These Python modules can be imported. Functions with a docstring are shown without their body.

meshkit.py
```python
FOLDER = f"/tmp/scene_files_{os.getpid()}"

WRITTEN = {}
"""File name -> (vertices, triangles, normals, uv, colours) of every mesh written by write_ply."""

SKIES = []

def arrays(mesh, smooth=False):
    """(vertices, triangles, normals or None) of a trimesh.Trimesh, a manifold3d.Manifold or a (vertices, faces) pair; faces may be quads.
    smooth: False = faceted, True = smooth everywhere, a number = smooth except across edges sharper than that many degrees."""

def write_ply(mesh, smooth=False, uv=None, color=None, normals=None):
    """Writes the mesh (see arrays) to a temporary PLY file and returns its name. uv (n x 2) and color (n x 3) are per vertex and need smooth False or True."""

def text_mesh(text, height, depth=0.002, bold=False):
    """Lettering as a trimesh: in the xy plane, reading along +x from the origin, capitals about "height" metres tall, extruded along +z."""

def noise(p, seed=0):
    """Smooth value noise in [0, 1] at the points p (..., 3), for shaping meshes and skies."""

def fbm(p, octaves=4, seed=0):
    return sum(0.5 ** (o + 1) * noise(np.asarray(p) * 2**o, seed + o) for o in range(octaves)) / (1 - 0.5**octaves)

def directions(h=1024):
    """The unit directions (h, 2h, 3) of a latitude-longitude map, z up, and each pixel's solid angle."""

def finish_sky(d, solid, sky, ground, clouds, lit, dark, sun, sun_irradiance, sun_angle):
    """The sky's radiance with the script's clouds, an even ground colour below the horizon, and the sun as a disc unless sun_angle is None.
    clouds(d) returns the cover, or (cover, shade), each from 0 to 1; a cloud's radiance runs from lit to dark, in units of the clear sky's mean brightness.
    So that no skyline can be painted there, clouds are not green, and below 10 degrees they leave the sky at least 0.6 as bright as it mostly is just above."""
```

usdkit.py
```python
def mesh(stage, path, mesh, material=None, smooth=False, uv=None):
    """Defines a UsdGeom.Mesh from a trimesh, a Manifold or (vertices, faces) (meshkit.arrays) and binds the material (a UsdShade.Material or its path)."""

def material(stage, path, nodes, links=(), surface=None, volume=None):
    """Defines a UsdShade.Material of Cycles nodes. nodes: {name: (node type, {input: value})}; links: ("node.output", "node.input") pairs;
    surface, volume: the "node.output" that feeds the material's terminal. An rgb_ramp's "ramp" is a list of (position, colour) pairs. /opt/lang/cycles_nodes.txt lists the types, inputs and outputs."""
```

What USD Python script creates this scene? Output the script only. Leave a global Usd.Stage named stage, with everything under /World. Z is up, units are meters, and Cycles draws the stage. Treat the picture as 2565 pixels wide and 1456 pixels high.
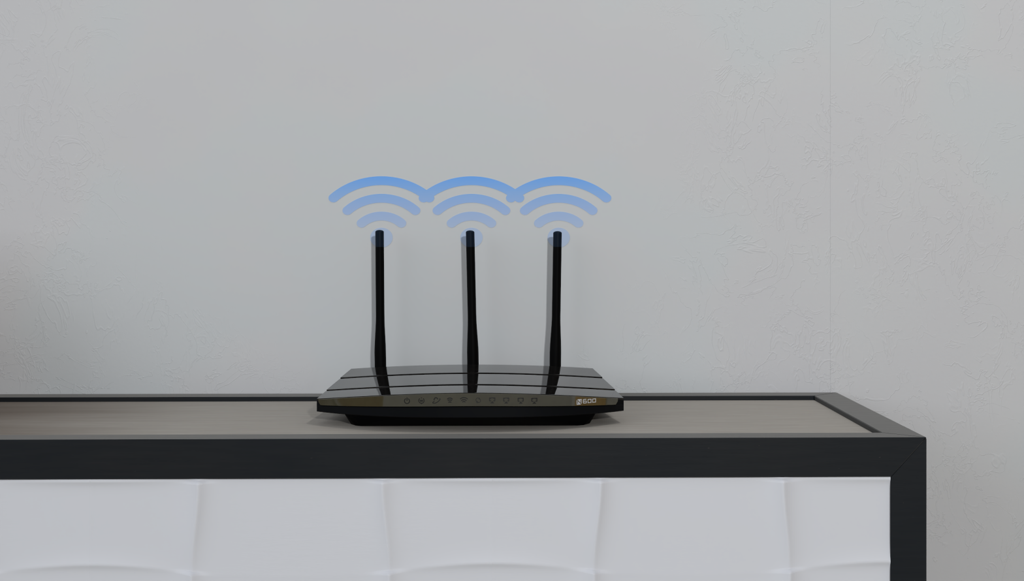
import math
import numpy as np
import trimesh
import manifold3d as m3
from shapely import affinity
from shapely.geometry import LineString, Polygon, Point, box
from shapely.ops import unary_union
from pxr import Gf, Sdf, Usd, UsdGeom, UsdLux
import meshkit
import usdkit

stage = Usd.Stage.CreateInMemory()
UsdGeom.SetStageUpAxis(stage, UsdGeom.Tokens.z)
UsdGeom.SetStageMetersPerUnit(stage, 1.0)
WORLD = UsdGeom.Xform.Define(stage, '/World')
UsdGeom.Scope.Define(stage, '/World/Looks')

# ------------------------------------------------------------------ camera
cam = UsdGeom.Camera.Define(stage, '/World/Camera')
cam.AddTranslateOp().Set(Gf.Vec3d(0, -1.3001, 0.9521))
cam.AddRotateXYZOp().Set(Gf.Vec3f(90, 0, -0.997))
cam.CreateFocalLengthAttr(50.0)
cam.CreateHorizontalApertureAttr(36.0)
cam.CreateVerticalApertureAttr(36.0 * 1456 / 2565)
cam.CreateVerticalApertureOffsetAttr(-183.0 / 2565 * 36.0)
cam.CreateClippingRangeAttr(Gf.Vec2f(0.01, 100))
cam.CreateExposureAttr(0.0)

# ------------------------------------------------------------------ light
dome = UsdLux.DomeLight.Define(stage, '/World/Sky')
dome.CreateColorAttr(Gf.Vec3f(0.945, 0.98, 1.035))
dome.CreateIntensityAttr(0.110)


def ball(name, at, radius, radiance, color):
    s = UsdLux.SphereLight.Define(stage, '/World/' + name)
    s.AddTranslateOp().Set(Gf.Vec3d(*at))
    s.CreateRadiusAttr(radius)
    s.CreateIntensityAttr(radiance)
    s.CreateColorAttr(Gf.Vec3f(*color))


ball('ShadowKeyFront', (0.50, -2.66, 1.55), 0.06, 1040.0, (1.0, 1.0, 1.0))     # added key behind the viewer, right and above, casting the antenna shadows
ball('ShadowKeyOverhead', (0.55, 0.06, 2.40), 0.04, 310.0, (1.0, 0.975, 0.95))  # added light overhead, casting the router shadow on the tabletop
win = UsdLux.RectLight.Define(stage, '/World/WindowLight')                # daylight from the left
win.AddTranslateOp().Set(Gf.Vec3d(-3.4, -2.2, 2.2))
win.AddRotateXYZOp().Set(Gf.Vec3f(90, 0, -72))
win.CreateWidthAttr(4.6)
win.CreateHeightAttr(2.3)
win.CreateIntensityAttr(1.9)
win.CreateColorAttr(Gf.Vec3f(0.95, 0.985, 1.05))

# ------------------------------------------------------------------ helpers
used = {}


def numbered(path):
    n = used.get(path, -1) + 1
    used[path] = n
    return path if n == 0 else f'{path}_{n:03d}'


def pathof(name, parent=None):
    base = '/World' if parent is None else str(parent.GetPath())
    return numbered(base + '/' + name)


def obj(name, mesh, mat, parent=None, smooth=False, label=None):
    m = usdkit.mesh(stage, pathof(name, parent), mesh, mat, smooth=smooth).GetPrim()
    if label:
        m.SetCustomDataByKey('label', label)
    return m


def tag(p, label, cat=None, group=None, kind=None):
    for k, v in (('label', label), ('category', cat), ('group', group), ('kind', kind)):
        if v:
            p.SetCustomDataByKey(k, v)
    return p


def thing(name, loc, label, cat, group=None, kind=None):
    x = UsdGeom.Xform.Define(stage, pathof(name))
    x.AddTranslateOp().Set(Gf.Vec3d(*loc))
    return tag(x.GetPrim(), label, cat, group, kind)


def mat(name, nodes, links=(), surface='p.BSDF'):
    return usdkit.material(stage, '/World/Looks/' + name, nodes, links, surface=surface)


def hull(points):
    return m3.Manifold.hull_points(np.asarray(points, float))


def hexa(c, r=0.0008):
    """A bar from its 8 corners c[i][j][k], every edge chamfered by about r."""
    c = np.asarray(c, float).reshape(2, 2, 2, 3)
    pts = []
    for i in (0, 1):
        for j in (0, 1):
            for k in (0, 1):
                p = c[i, j, k]
                e = [c[1 - i, j, k] - p, c[i, 1 - j, k] - p, c[i, j, 1 - k] - p]
                e = [v / np.linalg.norm(v) for v in e]
                for a, b in ((0, 1), (0, 2), (1, 2)):
                    pts.append(p + r * (e[a] + e[b]))
    return hull(pts)


def block(x0, x1, y0, y1, z0, z1, r=0.0008):
    return hexa([[[(x, y, z) for z in (z0, z1)] for y in (y0, y1)] for x in (x0, x1)], r)


def loft(rings):
    """Closed mesh through equal rings of points, convex end caps."""
    R = np.asarray(rings, float)
    n, k = R.shape[:2]
    v = R.reshape(-1, 3)
    f = []
    for i in range(n - 1):
        for j in range(k):
            a, b, c, d = i * k + j, i * k + (j + 1) % k, (i + 1) * k + (j + 1) % k, (i + 1) * k + j
            f += [(a, b, c), (a, c, d)]
    for j in range(1, k - 1):
        f += [(0, j + 1, j), ((n - 1) * k, (n - 1) * k + j, (n - 1) * k + j + 1)]
    t = trimesh.Trimesh(v, f, process=False)
    if t.volume < 0:
        t.invert()
    return t


def plate(shape, depth):
    gs = [g for g in getattr(shape, 'geoms', [shape]) if g.geom_type == 'Polygon' and g.area > 0]
    return trimesh.util.concatenate([trimesh.creation.extrude_polygon(g, depth, engine='earcut') for g in gs])


# ------------------------------------------------------------------ materials
wall_mat = mat('wallpaper', {
    'g': ('geometry', {}),
    'sep': ('separate_xyz', {}),
    # crumpled raised lines: thin contours of warped noise at two scales
    'n1': ('noise_texture', {'scale': 14.0, 'detail': 4.0, 'roughness': 0.62, 'distortion': 1.0}),
    'a1': ('math', {'math_type': 'subtract', 'value2': 0.5}),
    'b1': ('math', {'math_type': 'absolute'}),
    'r1': ('map_range', {'range_type': 'smoothstep', 'from_min': 0.0, 'from_max': 0.010, 'to_min': 1.0, 'to_max': 0.0, 'clamp': True}),
    'map2': ('mapping', {'rotation': (0.0, 0.7, 0.0), 'scale': (1.0, 1.0, 0.62), 'location': (3.1, 0.0, 1.7)}),
    'n2': ('noise_texture', {'scale': 34.0, 'detail': 3.0, 'roughness': 0.6, 'distortion': 0.8}),
    'a2': ('math', {'math_type': 'subtract', 'value2': 0.5}),
    'b2': ('math', {'math_type': 'absolute'}),
    'r2': ('map_range', {'range_type': 'smoothstep', 'from_min': 0.0, 'from_max': 0.022, 'to_min': 0.8, 'to_max': 0.0, 'clamp': True}),
    'm1': ('noise_texture', {'scale': 9.0, 'detail': 2.0}),
    'k1': ('map_range', {'range_type': 'smoothstep', 'from_min': 0.44, 'from_max': 0.58, 'to_min': 0.0, 'to_max': 1.0, 'clamp': True}),
    'mul1': ('math', {'math_type': 'multiply'}),
    'm2': ('noise_texture', {'scale': 13.0, 'detail': 2.0, 'distortion': 0.5}),
    'k2': ('map_range', {'range_type': 'smoothstep', 'from_min': 0.41, 'from_max': 0.50, 'to_min': 0.0, 'to_max': 1.0, 'clamp': True}),
    'off2': ('mapping', {'location': (7.3, 1.1, 2.9)}),
    'mul2': ('math', {'math_type': 'multiply'}),
    'fine': ('noise_texture', {'scale': 260.0, 'detail': 2.0}),
    'finek': ('math', {'math_type': 'multiply', 'value2': 0.30}),
    'mx': ('math', {'math_type': 'maximum'}),
    'add': ('math', {'math_type': 'add'}),
    # a smoothed-over patch of plain plaster in the middle of the wall
    'cx': ('math', {'math_type': 'add', 'value2': 0.085}),
    'dx': ('math', {'math_type': 'divide', 'value2': 0.36}),
    'px': ('math', {'math_type': 'multiply'}),
    'cz': ('math', {'math_type': 'subtract', 'value2': 1.06}),
    'dz': ('math', {'math_type': 'divide', 'value2': 0.34}),
    'pz': ('math', {'math_type': 'multiply'}),
    'rr': ('math', {'math_type': 'add'}),
    'wob': ('noise_texture', {'scale': 4.0, 'detail': 1.0}),
    'wobk': ('math', {'math_type': 'multiply_add', 'value2': 0.5, 'value3': -0.28}),
    'rw': ('math', {'math_type': 'add'}),
    'mask': ('map_range', {'range_type': 'smoothstep', 'from_min': 0.65, 'from_max': 1.15, 'to_min': 0.0, 'to_max': 1.0, 'clamp': True}),
    'h': ('math', {'math_type': 'multiply'}),
    'bump': ('bump', {'strength': 0.38, 'distance': 0.0007}),
    'cn': ('noise_texture', {'scale': 5.0, 'detail': 2.0, 'roughness': 0.5}),
    'cr': ('rgb_ramp', {'ramp': [(0.40, (0.535, 0.540, 0.552)), (0.5, (0.540, 0.548, 0.556)), (0.60, (0.528, 0.552, 0.562))]}),
    'p': ('principled_bsdf', {'roughness': 0.75, 'specular_ior_level': 0.25}),
}, [('g.position', 'sep.vector'), ('g.position', 'n1.vector'), ('n1.fac', 'a1.value1'), ('a1.value', 'b1.value1'), ('b1.value', 'r1.value'),
    ('g.position', 'map2.vector'), ('map2.vector', 'n2.vector'), ('n2.fac', 'a2.value1'), ('a2.value', 'b2.value1'), ('b2.value', 'r2.value'),
    ('g.position', 'm1.vector'), ('m1.fac', 'k1.value'), ('r2.result', 'mul1.value1'), ('k1.result', 'mul1.value2'),
    ('g.position', 'fine.vector'), ('fine.fac', 'finek.value1'), ('g.position', 'off2.vector'), ('off2.vector', 'm2.vector'), ('m2.fac', 'k2.value'), ('r1.result', 'mul2.value1'), ('k2.result', 'mul2.value2'), ('mul2.value', 'mx.value1'), ('mul1.value', 'mx.value2'),
    ('mx.value', 'add.value1'), ('finek.value', 'add.value2'),
    ('sep.x', 'cx.value1'), ('cx.value', 'dx.value1'), ('dx.value', 'px.value1'), ('dx.value', 'px.value2'),
    ('sep.z', 'cz.value1'), ('cz.value', 'dz.value1'), ('dz.value', 'pz.value1'), ('dz.value', 'pz.value2'),
    ('px.value', 'rr.value1'), ('pz.value', 'rr.value2'), ('g.position', 'wob.vector'), ('wob.fac', 'wobk.value1'),
    ('rr.value', 'rw.value1'), ('wobk.value', 'rw.value2'), ('rw.value', 'mask.value'),
    ('add.value', 'h.value1'), ('mask.result', 'h.value2'), ('h.value', 'bump.height'), ('bump.normal', 'p.normal'),
    ('g.position', 'cn.vector'), ('cn.fac', 'cr.fac'), ('cr.color', 'p.base_color')])


def plain(name, color, rough=0.5, spec=0.5, ior=1.5, **kw):
    return mat(name, {'p': ('principled_bsdf', {'base_color': color, 'roughness': rough, 'specular_ior_level': spec, 'ior': ior, **kw})})


floor_mat = mat('floorboards', {
    'g': ('geometry', {}), 'mp': ('mapping', {'scale': (2.0, 30.0, 1.0)}),
    'n': ('noise_texture', {'scale': 2.0, 'detail': 4.0}),
    'r': ('rgb_ramp', {'ramp': [(0.3, (0.20, 0.19, 0.15)), (0.7, (0.30, 0.28, 0.22))]}),
    'p': ('principled_bsdf', {'roughness': 0.5})},
    [('g.position', 'mp.vector'), ('mp.vector', 'n.vector'), ('n.fac', 'r.fac'), ('r.color', 'p.base_color')])


def wood_wall(name, c0, c1):
    return mat(name, {
        'g': ('geometry', {}), 'mp': ('mapping', {'scale': (8.0, 8.0, 0.6)}),
        'n': ('noise_texture', {'scale': 2.0, 'detail': 4.0, 'distortion': 0.4}),
        'r': ('rgb_ramp', {'ramp': [(0.3, c0), (0.7, c1)]}),
        'p': ('principled_bsdf', {'roughness': 0.6})},
        [('g.position', 'mp.vector'), ('mp.vector', 'n.vector'), ('n.fac', 'r.fac'), ('r.color', 'p.base_color')])


plaster_mat = plain('plaster', (0.55, 0.56, 0.57), 0.8, 0.2)
left_mat = wood_wall('reflected_brown_wood', (0.20, 0.115, 0.05), (0.30, 0.18, 0.08))
right_mat = wood_wall('reflected_honey_wood', (0.55, 0.26, 0.03), (0.68, 0.34, 0.05))

frame_mat = mat('blackened_wood', {
    'g': ('geometry', {}), 'sep': ('separate_xyz', {}),
    'mp': ('mapping', {'scale': (6.0, 30.0, 60.0)}),
    'n': ('noise_texture', {'scale': 3.0, 'detail': 5.0, 'roughness': 0.6}),
    'big': ('noise_texture', {'scale': 5.0, 'detail': 2.0}),
    'r': ('rgb_ramp', {'ramp': [(0.3, (0.0030, 0.0050, 0.0074)), (0.7, (0.0062, 0.0078, 0.0098))]}),
    'r2': ('rgb_ramp', {'ramp': [(0.35, (0.75, 0.9, 1.0)), (0.65, (1.25, 1.15, 1.1))]}),
    'mulc': ('mix_color', {'blend_type': 'multiply', 'fac': 1.0}),
    # worn arris along the top front edge and small pale chips
    'mpe': ('mapping', {'scale': (45.0, 80.0, 150.0)}),
    'ne': ('noise_texture', {'scale': 3.0, 'detail': 3.0}),
    'ke': ('map_range', {'range_type': 'smoothstep', 'from_min': 0.70, 'from_max': 0.78, 'to_min': 0.0, 'to_max': 0.30, 'clamp': True}),
    'wear': ('mix_color', {'blend_type': 'mix', 'b': (0.085, 0.07, 0.062)}),
    'bump': ('bump', {'strength': 0.25, 'distance': 0.0004}),
    'p': ('principled_bsdf', {'roughness': 0.55, 'specular_ior_level': 0.20, 'sheen_weight': 0.235, 'sheen_roughness': 0.35, 'sheen_tint': (1.0, 0.98, 0.92)})},
    [('g.position', 'mp.vector'), ('mp.vector', 'n.vector'), ('g.position', 'big.vector'), ('n.fac', 'r.fac'), ('big.fac', 'r2.fac'),
     ('r.color', 'mulc.a'), ('r2.color', 'mulc.b'), ('g.position', 'mpe.vector'), ('mpe.vector', 'ne.vector'), ('ne.fac', 'ke.value'),
     ('mulc.result', 'wear.a'), ('ke.result', 'wear.fac'), ('wear.result', 'p.base_color'), ('n.fac', 'bump.height'), ('bump.normal', 'p.normal')])

top_mat = mat('grey_oak_veneer', {
    'g': ('geometry', {}), 'sep': ('separate_xyz', {}),
    'mp': ('mapping', {'scale': (5.0, 150.0, 1.0)}),
    'n': ('noise_texture', {'scale': 3.0, 'detail': 6.0, 'roughness': 0.65}),
    'r': ('rgb_ramp', {'ramp': [(0.25, (0.285, 0.266, 0.238)), (0.5, (0.335, 0.314, 0.283)), (0.75, (0.390, 0.367, 0.333))]}),
    'mpb': ('mapping', {'scale': (2.0, 12.0, 1.0)}),
    'nb': ('noise_texture', {'scale': 2.0, 'detail': 2.0}),
    # the board is darker brown towards its left end
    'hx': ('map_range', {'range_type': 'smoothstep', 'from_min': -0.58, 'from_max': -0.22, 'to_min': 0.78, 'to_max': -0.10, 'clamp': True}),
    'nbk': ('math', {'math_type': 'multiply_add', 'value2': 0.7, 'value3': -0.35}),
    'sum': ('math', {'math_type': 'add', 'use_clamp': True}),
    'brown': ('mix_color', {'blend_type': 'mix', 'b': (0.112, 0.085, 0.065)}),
    'bump': ('bump', {'strength': 0.3, 'distance': 0.0004}),
    'p': ('principled_bsdf', {'roughness': 0.7, 'specular_ior_level': 0.08})},
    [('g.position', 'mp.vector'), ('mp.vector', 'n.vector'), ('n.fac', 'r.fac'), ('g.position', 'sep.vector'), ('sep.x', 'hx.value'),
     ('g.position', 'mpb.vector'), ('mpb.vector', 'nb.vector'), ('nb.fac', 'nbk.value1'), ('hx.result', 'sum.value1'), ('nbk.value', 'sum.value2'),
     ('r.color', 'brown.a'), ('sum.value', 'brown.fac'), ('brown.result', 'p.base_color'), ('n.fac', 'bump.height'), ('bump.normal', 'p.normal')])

door_mat = mat('white_lacquer', {
    'g': ('geometry', {}), 'mp': ('mapping', {'scale': (9.0, 9.0, 60.0)}),
    'n': ('noise_texture', {'scale': 4.0, 'detail': 4.0, 'roughness': 0.6}),
    'nb': ('noise_texture', {'scale': 7.0, 'detail': 1.0}),
    'kb': ('map_range', {'range_type': 'smoothstep', 'from_min': 0.45, 'from_max': 0.65, 'to_min': 0.1, 'to_max': 1.0, 'clamp': True}),
    'h': ('math', {'math_type': 'multiply'}),
    'bump': ('bump', {'strength': 0.3, 'distance': 0.0005}),
    'p': ('principled_bsdf', {'base_color': (0.60, 0.615, 0.655), 'roughness': 0.6, 'specular_ior_level': 0.3})},
    [('g.position', 'mp.vector'), ('mp.vector', 'n.vector'), ('g.position', 'nb.vector'), ('nb.fac', 'kb.value'), ('n.fac', 'h.value1'), ('kb.result', 'h.value2'),
     ('h.value', 'bump.height'), ('bump.normal', 'p.normal')])
carcass_mat = plain('carcass_black', (0.018, 0.018, 0.019), 0.6)

gloss_black = plain('gloss_black_plastic', (0.006, 0.0055, 0.005), 0.02, 0.38, 1.5, specular_tint=(1.0, 0.96, 0.92))
matte_black = plain('satin_black_plastic', (0.0026, 0.0031, 0.0039), 0.5, 0.06)
groove_black = plain('deep_black_plastic', (0.002, 0.002, 0.002), 0.6, 0.1)
base_black = plain('base_black_plastic', (0.0012, 0.0014, 0.0018), 0.6, 0.02)
antenna_black = plain('antenna_rubber', (0.0007, 0.0007, 0.0008), 0.55, 0.05)
tip_blue = plain('antenna_tip_navy', (0.0012, 0.0060, 0.0150), 0.5, 0.1)
fascia_mat = mat('fascia_gloss', {
    'g': ('geometry', {}),
    'n': ('noise_texture', {'scale': 60.0, 'detail': 3.0}),
    'r': ('rgb_ramp', {'ramp': [(0.3, (0.034, 0.030, 0.015)), (0.7, (0.042, 0.038, 0.020))]}),
    'p': ('principled_bsdf', {'roughness': 0.06, 'ior': 1.75})},
    [('g.position', 'n.vector'), ('n.fac', 'r.fac'), ('r.color', 'p.base_color')])
icon_mat = plain('icon_dark_print', (0.005, 0.005, 0.004), 0.5, 0.2)
mark_mat = plain('mark_silver_print', (0.42, 0.43, 0.45), 0.6, 0.2)
shade_vase_mat = plain('brown_stoneware', (0.30, 0.19, 0.11), 0.5)

signal_mat = mat('blue_gradient_vinyl', {
    'g': ('geometry', {}), 'sep': ('separate_xyz', {}),
    'mr': ('map_range', {'from_min': 0.9165, 'from_max': 0.9996, 'to_min': 0.0, 'to_max': 1.0, 'clamp': True}),
    'r': ('rgb_ramp', {'ramp': [(0.0, (0.415, 0.500, 0.640)), (0.25, (0.400, 0.495, 0.660)), (0.34, (0.375, 0.480, 0.670)), (0.56, (0.315, 0.445, 0.700)), (0.78, (0.245, 0.420, 0.735)),
                                (1.0, (0.160, 0.380, 0.820))]}),
    'p': ('principled_bsdf', {'roughness': 0.8, 'specular_ior_level': 0.1})},
    [('g.position', 'sep.vector'), ('sep.z', 'mr.value'), ('mr.result', 'r.fac'), ('r.color', 'p.base_color')])

# ------------------------------------------------------------------ setting
WY, T = 0.338, 0.75
wall = tag(UsdGeom.Xform.Define(stage, pathof('wall_back')).GetPrim(), 'pale grey embossed wallpaper wall behind the sideboard', kind='structure')
edges = [-3.0, -1.7233, -0.6633, 0.3967, 1.4567, 3.0]
for a, b in zip(edges[:-1], edges[1:]):
    obj('wallpaper_sheet', block(a, b, WY, WY + 0.12, 0.0, 2.6, 0.00026), wall_mat, wall)
tag(obj('floor', block(-3.0, 3.0, -5.0, WY, -0.1, 0.0, 0.0005), floor_mat), 'olive grey boarded floor', kind='structure')
tag(obj('added_wall_left', block(-3.62, -3.5, -3.2, WY + 0.12, -0.1, 1.0, 0.0005), left_mat), 'brown wood wall added out of view on the left to reflect in the router front', kind='structure')  # added unseen, gives the fascia its brown reflection at the left end
tag(obj('wall_right', block(3.0, 3.12, -1.9, WY + 0.12, -0.1, 2.6, 0.0005), plaster_mat), 'plain pale plaster wall on the right', kind='structure')
tag(obj('door_1', block(2.955, 2.9995, -1.70, -0.40, 0.001, 2.05, 0.003), right_mat), 'honey coloured wooden door added out of view on the right to reflect in the router front', kind='structure')  # added unseen, gives the fascia its orange reflection at the right end

# ------------------------------------------------------------------ sideboard
XL, XR, YB = -1.1278, 0.4037, 0.3355
WX, WF, WB, HT = 0.0330, 0.0292, 0.0300, 0.0363        # bar widths: legs/sides, front, back, height
DOOR_W, SEAM = 0.36643, 0.00425
board = thing('sideboard', (0, 0, 0), 'black framed sideboard with sculpted white doors and a grey wood top under the router', 'sideboard')
lx, rx, fy, by, tz = XL, XR, 0.0, YB, T
BZ0, BZ1 = 0.0985, 0.1345


def top_front():
    return hexa([[[(lx + WX, fy, tz - HT), (lx, fy, tz)], [(lx + WX, fy + WF, tz - HT), (lx + WX, fy + WF, tz)]],
                 [[(rx - WX, fy, tz - HT), (rx, fy, tz)], [(rx - WX, fy + WF, tz - HT), (rx - WX, fy + WF, tz)]]])


def top_back():
    return hexa([[[(lx + WX, by - WB, tz - HT), (lx + WX, by - WB, tz)], [(lx + WX, by, tz - HT), (lx, by, tz)]],
                 [[(rx - WX, by - WB, tz - HT), (rx - WX, by - WB, tz)], [(rx - WX, by, tz - HT), (rx, by, tz)]]])


def top_side(xo, xi):
    return hexa([[[(xo, fy + WF, tz - HT), (xo, fy, tz)], [(xo, by - WB, tz - HT), (xo, by, tz)]],
                 [[(xi, fy + WF, tz - HT), (xi, fy + WF, tz)], [(xi, by - WB, tz - HT), (xi, by - WB, tz)]]])


def leg(xo, xi, yo, yi):
    return hexa([[[(xo, yo, 0.0), (xo, yo, tz)], [(xo, yi, 0.0), (xo, yi, tz - HT)]],
                 [[(xi, yo, 0.0), (xi, yo, tz - HT)], [(xi, yi, 0.0), (xi, yi, tz - HT)]]])


for g in (top_front(), top_back(), top_side(lx, lx + WX), top_side(rx, rx - WX)):
    obj('top_rail', g, frame_mat, board)
for xo, xi in ((lx, lx + WX), (rx, rx - WX)):
    for yo, yi in ((fy, fy + WF), (by, by - WB)):
        obj('leg', leg(xo, xi, yo, yi), frame_mat, board)
for g in (block(lx + WX, rx - WX, fy, fy + WF, BZ0, BZ1), block(lx + WX, rx - WX, by - WB, by, BZ0, BZ1),
          block(lx, lx + WX, fy + WF, by - WB, BZ0, BZ1), block(rx - WX, rx, fy + WF, by - WB, BZ0, BZ1)):
    obj('bottom_rail', g, frame_mat, board)
TOPZ = T - 0.005
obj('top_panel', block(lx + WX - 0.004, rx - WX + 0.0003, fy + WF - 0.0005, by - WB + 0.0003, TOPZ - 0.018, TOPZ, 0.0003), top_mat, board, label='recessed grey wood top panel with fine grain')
obj('bottom_panel', block(lx + WX, rx - WX, fy + WF, by - WB, BZ1 - 0.02, BZ1 - 0.004), carcass_mat, board)
obj('back_panel', block(lx + WX, rx - WX, by - 0.012, by - 0.004, BZ1, tz - HT), carcass_mat, board)
for x0 in (lx + 0.006, rx - 0.022):
    obj('side_panel', block(x0, x0 + 0.016, fy + WF, by - WB, BZ1, tz - HT), carcass_mat, board)

DZ0, DZ1 = BZ1 + 0.0003, T - HT - 0.0002
ROW = 0.0825
RIDGE = 0.0996                                            # ridges this far either side of a seam


def smoothmax(a, b, k=0.12):
    return np.log(np.exp(a / k) + np.exp(b / k)) * k


def door(x0, x1):
    """One white door: shallow hollows meeting in crisp bowed ridges."""
    nu, nv = 260, 360
    u = np.linspace(0, 1, nu)
    v = np.linspace(0, 1, nv)
    w = x1 - x0
    a = RIDGE / DOOR_W
    U, V = np.meshgrid(u, v, indexing='ij')
    Z = DZ1 - V * (DZ1 - DZ0)
    zr = 0.7115 - Z                                       # distance below the first horizontal ridge
    row = zr / ROW
    fb = 0.5 - 0.5 * np.cos(np.pi * np.clip(row, 0, None))
    tu = np.where(U < a, 0.5 + 0.5 * U / a, np.where(U > 1 - a, (U - 1 + a) / a * 0.5, (U - a) / (1 - 2 * a)))
    au = np.abs(2 * tu - 1)
    fr = row - np.floor(row)
    av = np.abs(2 * fr - 1)
    hu = np.where(tu > 0.5, au ** 8, au ** 10) * (1.0 - 0.55 * np.clip(fr, 0, 1) ** 1.5)
    hv = np.where(fr > 0.5, av ** 4, av ** 9) * (0.05 + 0.36 * np.cos(np.pi * U) ** 4)
    edge = np.minimum(np.minimum(U, 1 - U) * w, np.minimum(V, 1 - V) * (DZ1 - DZ0))
    lip = np.exp(-np.minimum(U, 1 - U) * w / 0.0009) * 0.0006
    H = 0.0090 * smoothmax(hu, hv) + lip
    rim = np.clip(edge / 0.0006, 0, 1)
    H = H * 0.9
    X = x0 + w * U - 0.0062 * np.sin(2 * np.pi * U) * fb
    ends = np.clip(np.minimum(V, 1 - V) / 0.06, 0, 1)
    Z = Z + 0.0062 * np.cos(2 * np.pi * U) * ends * np.clip(row + 0.0, 0, 1)
    Y = 0.0045 - H - 0.0004 * rim
    top = np.stack([X, Y, Z], -1).reshape(-1, 3)
    back = top * [1, 0, 1] + [0, 0.020, 0]
    idx = np.arange(nu * nv).reshape(nu, nv)
    A, B, C, D = idx[:-1, :-1].ravel(), idx[1:, :-1].ravel(), idx[1:, 1:].ravel(), idx[:-1, 1:].ravel()
    f = [np.stack([A, D, C], 1), np.stack([A, C, B], 1)]
    n = nu * nv
    loop = np.concatenate([idx[:-1, 0], idx[-1, :-1], idx[:0:-1, -1], idx[0, :0:-1]])
    m = len(loop)
    vs = np.vstack([top, back[loop], back[loop].mean(0)[None]])
    a = np.arange(m)
    b = (a + 1) % m
    f.append(np.stack([loop, n + b, n + a], 1))
    f.append(np.stack([loop, loop[b], n + b], 1))
    f.append(np.stack([n + a, n + b, np.full(m, n + m)], 1))
    t = trimesh.Trimesh(vs, np.vstack(f), process=False)
    if t.volume < 0:
        t.invert()
    return t


for k in range(4):
    x1 = SEAM + DOOR_W * (1 - k)
    obj('door', door(x1 - DOOR_W, x1), door_mat, board, smooth=30)

# ------------------------------------------------------------------ router
RX = -0.0168
router = thing('router', (RX, 0.0, TOPZ + 0.0002), 'glossy black wireless router with three upright antennas on the grey wood top', 'router')
HF, HR = 0.1541, 0.1338


def yfront(s):
    return 0.072 + 0.058 * np.abs(s) ** 2.5


def ztop(s):
    return 0.0379 - 0.0128 * s * s


def zfas(s):
    return 0.0242 - 0.0062 * s * s


def zlip(s):
    return 0.0134 - 0.0013 * s * s


YR, ZR0, ZR1 = 0.279, 0.0440, 0.0044


def top_point(s, t):
    s = np.asarray(s, float)
    x = s * (HF * (1 - t) + HR * t)
    y = yfront(s) * (1 - t) + YR * t
    z = ztop(s) * (1 - t) + (ZR0 - ZR1 * s * s) * t
    return np.array([x, y, z])


SS = np.linspace(-1, 1, 81)
rings = []
for s in SS:
    f0, r0 = top_point(s, 0), top_point(s, 1)
    F = yfront(s)
    rings.append([(f0[0], F, f0[2] - 0.0022), (f0[0], F, zfas(s) + 0.0003), (f0[0], F - 0.0006, zfas(s) - 0.0002), (f0[0], F - 0.0006, zlip(s) + 0.0008), (f0[0], F + 0.0006, zlip(s)),
                  (r0[0], YR - 0.001, 0.0120), (r0[0], YR, 0.0130), (r0[0], YR, r0[2] - 0.0022)])
obj('housing', loft(rings), matte_black, router, smooth=35)

for k, (t0, t1) in enumerate(((0.0, 0.2480), (0.2640, 0.648), (0.664, 1.0))):
    rings = []
    saw = 0.00035
    for s in np.linspace(-1, 1, 81):
        def P(t, dz):
            q = top_point(s, t)
            m = (t - t0) / (t1 - t0)
            lift = saw * (1 - 2 * m) if k else -saw * m
            return q + [0, 0, lift + dz]
        e = 0.0035
        rings.append([P(t0, -0.0021), P(t0, -0.00012), P(t0 + e, 0.0), P((t0 + t1) / 2, 0.0), P(t1 - e, 0.0), P(t1, -0.0003), P(t1, -0.0021)])
    obj('top_cover', loft(rings), gloss_black, router, smooth=25)
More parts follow.
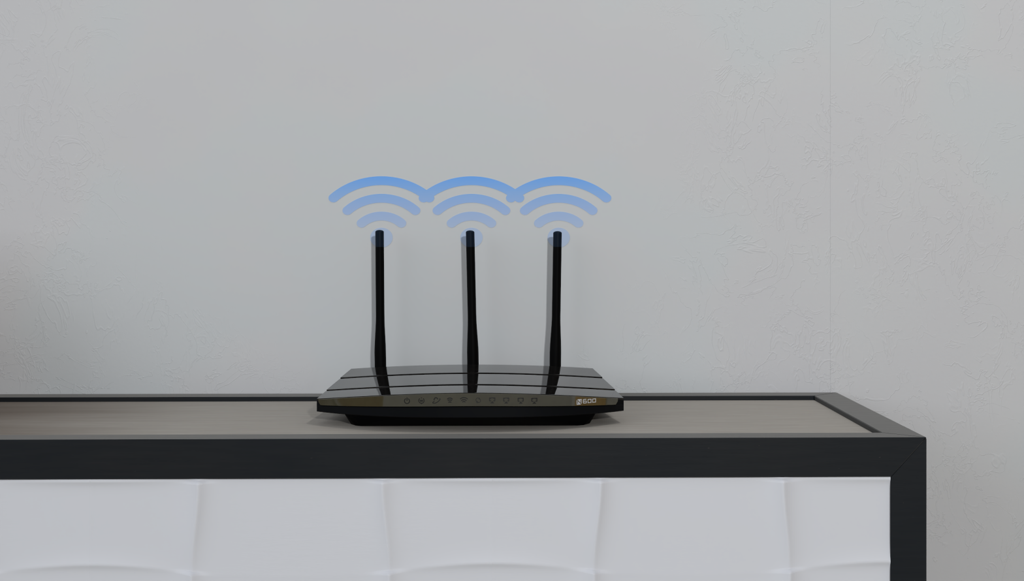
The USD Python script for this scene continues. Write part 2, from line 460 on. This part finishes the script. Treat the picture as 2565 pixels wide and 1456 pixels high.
# dark channel floors between the covers
for tc in (0.2560, 0.656):
    rings = []
    for s in np.linspace(-0.998, 0.998, 61):
        rings.append([top_point(s, tc - 0.012) + [0, 0, -0.0030], top_point(s, tc - 0.012) + [0, 0, -0.0016], top_point(s, tc + 0.009) + [0, 0, -0.0012], top_point(s, tc + 0.009) + [0, 0, -0.0030]])
    obj('channel', loft(rings), groove_black, router, smooth=25)

# front strip
S0, S1 = -0.988, 0.958
rings = []
for u in np.linspace(0, 1, 141):
    s = S0 + (S1 - S0) * u
    z1 = ztop(s) - 0.0006
    z0 = zfas(s) + 0.0005
    d = min(s - S0, S1 - s) * HF
    rr = 0.0032
    c = 1.0 if d >= rr else math.sqrt(max(1 - (1 - d / rr) ** 2, 0.0))
    zb = z1 - (z1 - z0) * (0.45 + 0.55 * c)
    F, x = yfront(s), s * HF
    tl = lambda z: F - 0.0019 + (z - z0) * 0.07          # the strip leans back a little
    rings.append([(x, F + 0.001, zb), (x, F - 0.0012, zb), (x, tl(zb), zb + 0.0004), (x, tl(z1), z1 - 0.0003), (x, F - 0.0006, z1), (x, F + 0.001, z1)])
fascia = obj('fascia', loft(rings), fascia_mat, router, smooth=35, label='olive tinted glossy front strip with printed symbols')


def on_fascia(shape, material, name, label=None, depth=0.0002):
    g = plate(shape, depth)
    v = np.array(g.vertices)
    s = v[:, 0] / HF
    g.vertices = np.stack([v[:, 0], yfront(s) - 0.00185 + (v[:, 1] - zfas(s) - 0.0005) * 0.07 - v[:, 2], v[:, 1]], 1)
    g.faces = g.faces[:, ::-1]
    if g.volume < 0:
        g.invert()
    return obj(name, g, material, fascia, label=label)


def arc(cx, cy, r, a0, a1, n=20):
    t = np.radians(np.linspace(a0, a1, n))
    return LineString(np.stack([cx + r * np.cos(t), cy + r * np.sin(t)], 1))


PX = 1 / 2580.0                                           # drawing unit of the printed symbols, metres


def ink(parts, w=1.7):
    return unary_union([p if p.geom_type == 'Polygon' else p.buffer(w / 2, cap_style=1) for p in parts])


power = ink([arc(0, -0.6, 6.4, 125, 415), LineString([(0, 0.5), (0, 7.0)])], 2.0)
gear = ink([arc(0, 0, 6.8, 135, 405), LineString([(-3.6, 1.2), (-1.8, -2.4), (0, 1.2), (1.8, -2.4), (3.6, 1.2)]), Point(0, 6.4).buffer(1.1), LineString([(0, -6.5), (0, -8.2)])], 1.6)
globe = unary_union([ink([arc(0, 2.0, 4.6, 20, 190)], 2.2), ink([LineString([(-4.5, -2.4), (-8.2, -5.0), (-7.2, -7.0), (-2, -6.8), (4, -3.8), (9, 0.8), (10.2, 3.8), (9, 4.4)])], 1.6)])
wave_a = ink([arc(0, -4, 9.5, 52, 128), LineString([(-4.4, 0.2), (0, 0.9), (4.4, 0.2)]), LineString([(-2.8, -4.6), (0, -3.8), (2.8, -4.6)])], 2.4)
wave_b = ink([arc(0, -7, 13.5, 50, 130), arc(0, -7, 8.6, 48, 132), arc(0, -7, 4.0, 45, 135)], 2.3)
sync = ink([arc(-1.2, 1, 4.6, 60, 250), arc(1.2, -1, 4.6, -120, 70), arc(-2.4, -4.4, 1.8, 0, 360), arc(2.4, 4.2, 1.4, 0, 360)], 1.1)
screen = unary_union([ink([LineString([(-3.4, -1.6), (-6.4, -1.6), (-6.8, 5.6), (6.8, 5.6), (6.4, -1.6), (3.4, -1.6)])], 1.9), Point(-4.2, 4.2).buffer(1.2), Point(4.2, 4.2).buffer(1.2),
                      Polygon([(-1.0, -2.6), (1.0, -2.6), (1.4, -4.6), (4.4, -6.6), (4.4, -7.6), (-4.4, -7.6), (-4.4, -6.6), (-1.4, -4.6)])])
names = ['power_symbol', 'gear_symbol', 'globe_symbol', 'wireless_symbol', 'wireless_symbol', 'arrows_symbol'] + ['network_port_symbol'] * 4
us = [-0.0608, -0.0467, -0.0326, -0.0192, -0.0057, 0.0081, 0.0216, 0.0351, 0.0491, 0.0624]
vs = [0.0297, 0.0302, 0.0305, 0.0307, 0.0308, 0.0307, 0.0307, 0.0304, 0.0300, 0.0295]
for nme, shp, u, v in zip(names, [power, gear, globe, wave_a, wave_b, sync] + [screen] * 4, us, vs):
    on_fascia(affinity.translate(affinity.scale(shp, PX, PX, origin=(0, 0)), u, v), icon_mat, nme)

# printed mark: boxed letter and three figures
bl = 0.1044
blk = Polygon([(0, 0), (9.6, 0), (11.4, 0.9), (12.6, 2.6), (12.9, 4.4), (12.9, 13.2), (3.4, 13.2), (1.5, 12.3), (0.3, 10.6), (0, 9.0)])
letter = LineString([(2.5, 2.0), (2.5, 10.9), (10.4, 2.2), (10.4, 11.1)]).buffer(0.75, cap_style=2, join_style=2)
box_n = blk.difference(letter)


def ring_fig(x, w=9.6, h=9.8):
    o = box(x + 0.9, 2.9, x + w - 0.9, 2.9 + h - 1.8)
    return LineString(o.buffer(1.2, join_style=1).buffer(-1.2).exterior.coords).buffer(0.95)


six = unary_union([LineString([(24.6, 11.6), (17.6, 11.6), (16.9, 10.9), (16.9, 3.8), (17.8, 2.9), (24.2, 2.9), (25.0, 3.7), (25.0, 6.6), (24.2, 7.4), (16.9, 7.4)]).buffer(0.95, cap_style=2)])
MS = 1 / 2490.0
mark = unary_union([box_n, six, ring_fig(28.0), ring_fig(39.8)])
mark = affinity.scale(mark, MS, MS, origin=(0, 0))
mark = affinity.translate(mark, bl, 0.02325)
on_fascia(mark, mark_mat, 'number_mark', 'pale silver N600 lettering', 0.00025)

# base
low = [(-0.109, 0.1125), (0.106, 0.1125), (0.1135, 0.116), (0.1200, 0.127), (0.112, 0.268), (-0.112, 0.268), (-0.1200, 0.127), (-0.1145, 0.116)]
pts = [(x, y, 0.0006) for x, y in low] + [(x * 0.996, y * 0.997 + 0.0007, 0.0) for x, y in low]
for s in np.linspace(-0.805, 0.805, 33):
    pts.append((s * HF, yfront(s) + 0.0010, zlip(s) + 0.0004))
pts += [(-0.118, 0.274, 0.0128), (0.118, 0.274, 0.0128)]
obj('base', hull(pts), base_black, router, smooth=25)

# antennas: centre line (x at four heights) above the wood panel
ANT = [[-0.1202, -0.1205, -0.1205, -0.1212], [-0.0161, -0.0163, -0.01714, -0.01934], [0.0767, 0.0769, 0.0777, 0.0793]]
ANT = [[x - RX for x in a] for a in ANT]
HZ = [0.041, 0.057, 0.094, 0.193]
YA = 0.303


def antenna_part(xs, z0, z1, tip_z=None):
    zs = np.unique(np.concatenate([np.linspace(z0, z1, 30)] + ([tip_z - 0.0023 * (1 - np.cos(np.linspace(0, np.pi / 2, 8)))] if tip_z else [])))
    rings = []
    for z in zs:
        x = np.interp(z, HZ, xs)
        k = np.clip((z - 0.055) / (0.094 - 0.055), 0, 1)
        k = k * k * (3 - 2 * k) * 0.6 + k * 0.4
        r = 0.00645 * (1 - k) + 0.0048 * k
        if tip_z:
            q = np.clip((z - (tip_z - 0.0023)) / 0.0023, 0, 0.9995)
            r *= math.sqrt(1 - q * q)
        an = np.linspace(0, 2 * np.pi, 33)[:-1]
        rings.append(np.stack([x + r * np.cos(an), YA + r * np.sin(an), np.full(32, z)], 1))
    return loft(rings)


for xs, tz_ in zip(ANT, (0.1929, 0.1924, 0.1915)):
    a = obj('antenna', antenna_part(xs, 0.0235, 0.1738), antenna_black, router, smooth=40)
    obj('antenna_tip', antenna_part(xs, 0.1738, tz_, tz_), tip_blue, a, smooth=40, label='navy tinted antenna tip')
    x = xs[0]
    obj('antenna_hinge', block(x - 0.0075, x + 0.0075, YR - 0.0005, YA + 0.006, 0.0175, 0.0330, 0.002), matte_black, router)

# ------------------------------------------------------------------ signal signs on the wall
SC = 1 / 2174.8
SX = [-0.12166, -0.01815, 0.08235]
SZ = 0.92500
where = ['leftmost blue wireless signal sign on the wall above the left antenna',
         'middle blue wireless signal sign on the wall above the centre antenna',
         'rightmost blue wireless signal sign on the wall above the right antenna']


def glyph_arc(r):
    t = np.radians(np.linspace(45.5, 134.5, 60))
    return affinity.scale(LineString(np.stack([r * np.cos(t), r * np.sin(t)], 1)).buffer(11, quad_segs=16), 1.13, 1.0, origin=(0, 0))


mids = [-1e3, (SX[0] + SX[1]) / 2, (SX[1] + SX[2]) / 2, 1e3]
outer = unary_union([affinity.translate(affinity.scale(glyph_arc(151), SC, SC, origin=(0, 0)), x, 0) for x in SX])
for i, x in enumerate(SX):
    sign = thing('wireless_sign', (x, WY, SZ), where[i], 'signal sign', 'blue wireless signal signs')
    shapes = [('signal_dot', affinity.scale(affinity.translate(Point(0, 0).buffer(24.8, quad_segs=24), 0, 8.6), 1.13, 1.0, origin=(0, 0)))]
    shapes += [('signal_arc', glyph_arc(62.5)), ('signal_arc', glyph_arc(107))]
    shapes = [(n, affinity.scale(s, SC, SC, origin=(0, 0))) for n, s in shapes]
    clip = box(mids[i], -1, mids[i + 1], 1)
    shapes.append(('signal_arc', affinity.translate(outer.intersection(clip), -x, 0)))
    for n, s in shapes:
        g = plate(s, 0.00025)
        v = np.array(g.vertices)
        g.vertices = np.stack([v[:, 0], -v[:, 2], v[:, 1]], 1)
        if g.volume < 0:
            g.invert()
        obj(n, g, signal_mat, sign)

# ------------------------------------------------------------------ vase added out of view so its soft shade falls on the wall at left
prof = [(0.0, 0.0), (0.036, 0.0), (0.040, 0.004), (0.062, 0.045), (0.072, 0.085), (0.066, 0.125), (0.044, 0.160), (0.028, 0.180), (0.026, 0.200), (0.034, 0.218), (0.037, 0.224), (0.034, 0.225), (0.030, 0.216),
        (0.022, 0.198), (0.024, 0.180), (0.0, 0.170)]
ang = np.linspace(0, 2 * np.pi, 49)
vg = trimesh.creation.revolve(np.array(prof), sections=48)
vg.vertices *= (1.5, 1.5, 0.88)
shade_vase = thing('shade_vase', (-0.650, 0.205, TOPZ + 0.0002), 'round brown stoneware vessel added out of view on the sideboard to shade the wall at left', 'shade_vase')
obj('shade_vase_body', vg, shade_vase_mat, shade_vase, smooth=35)
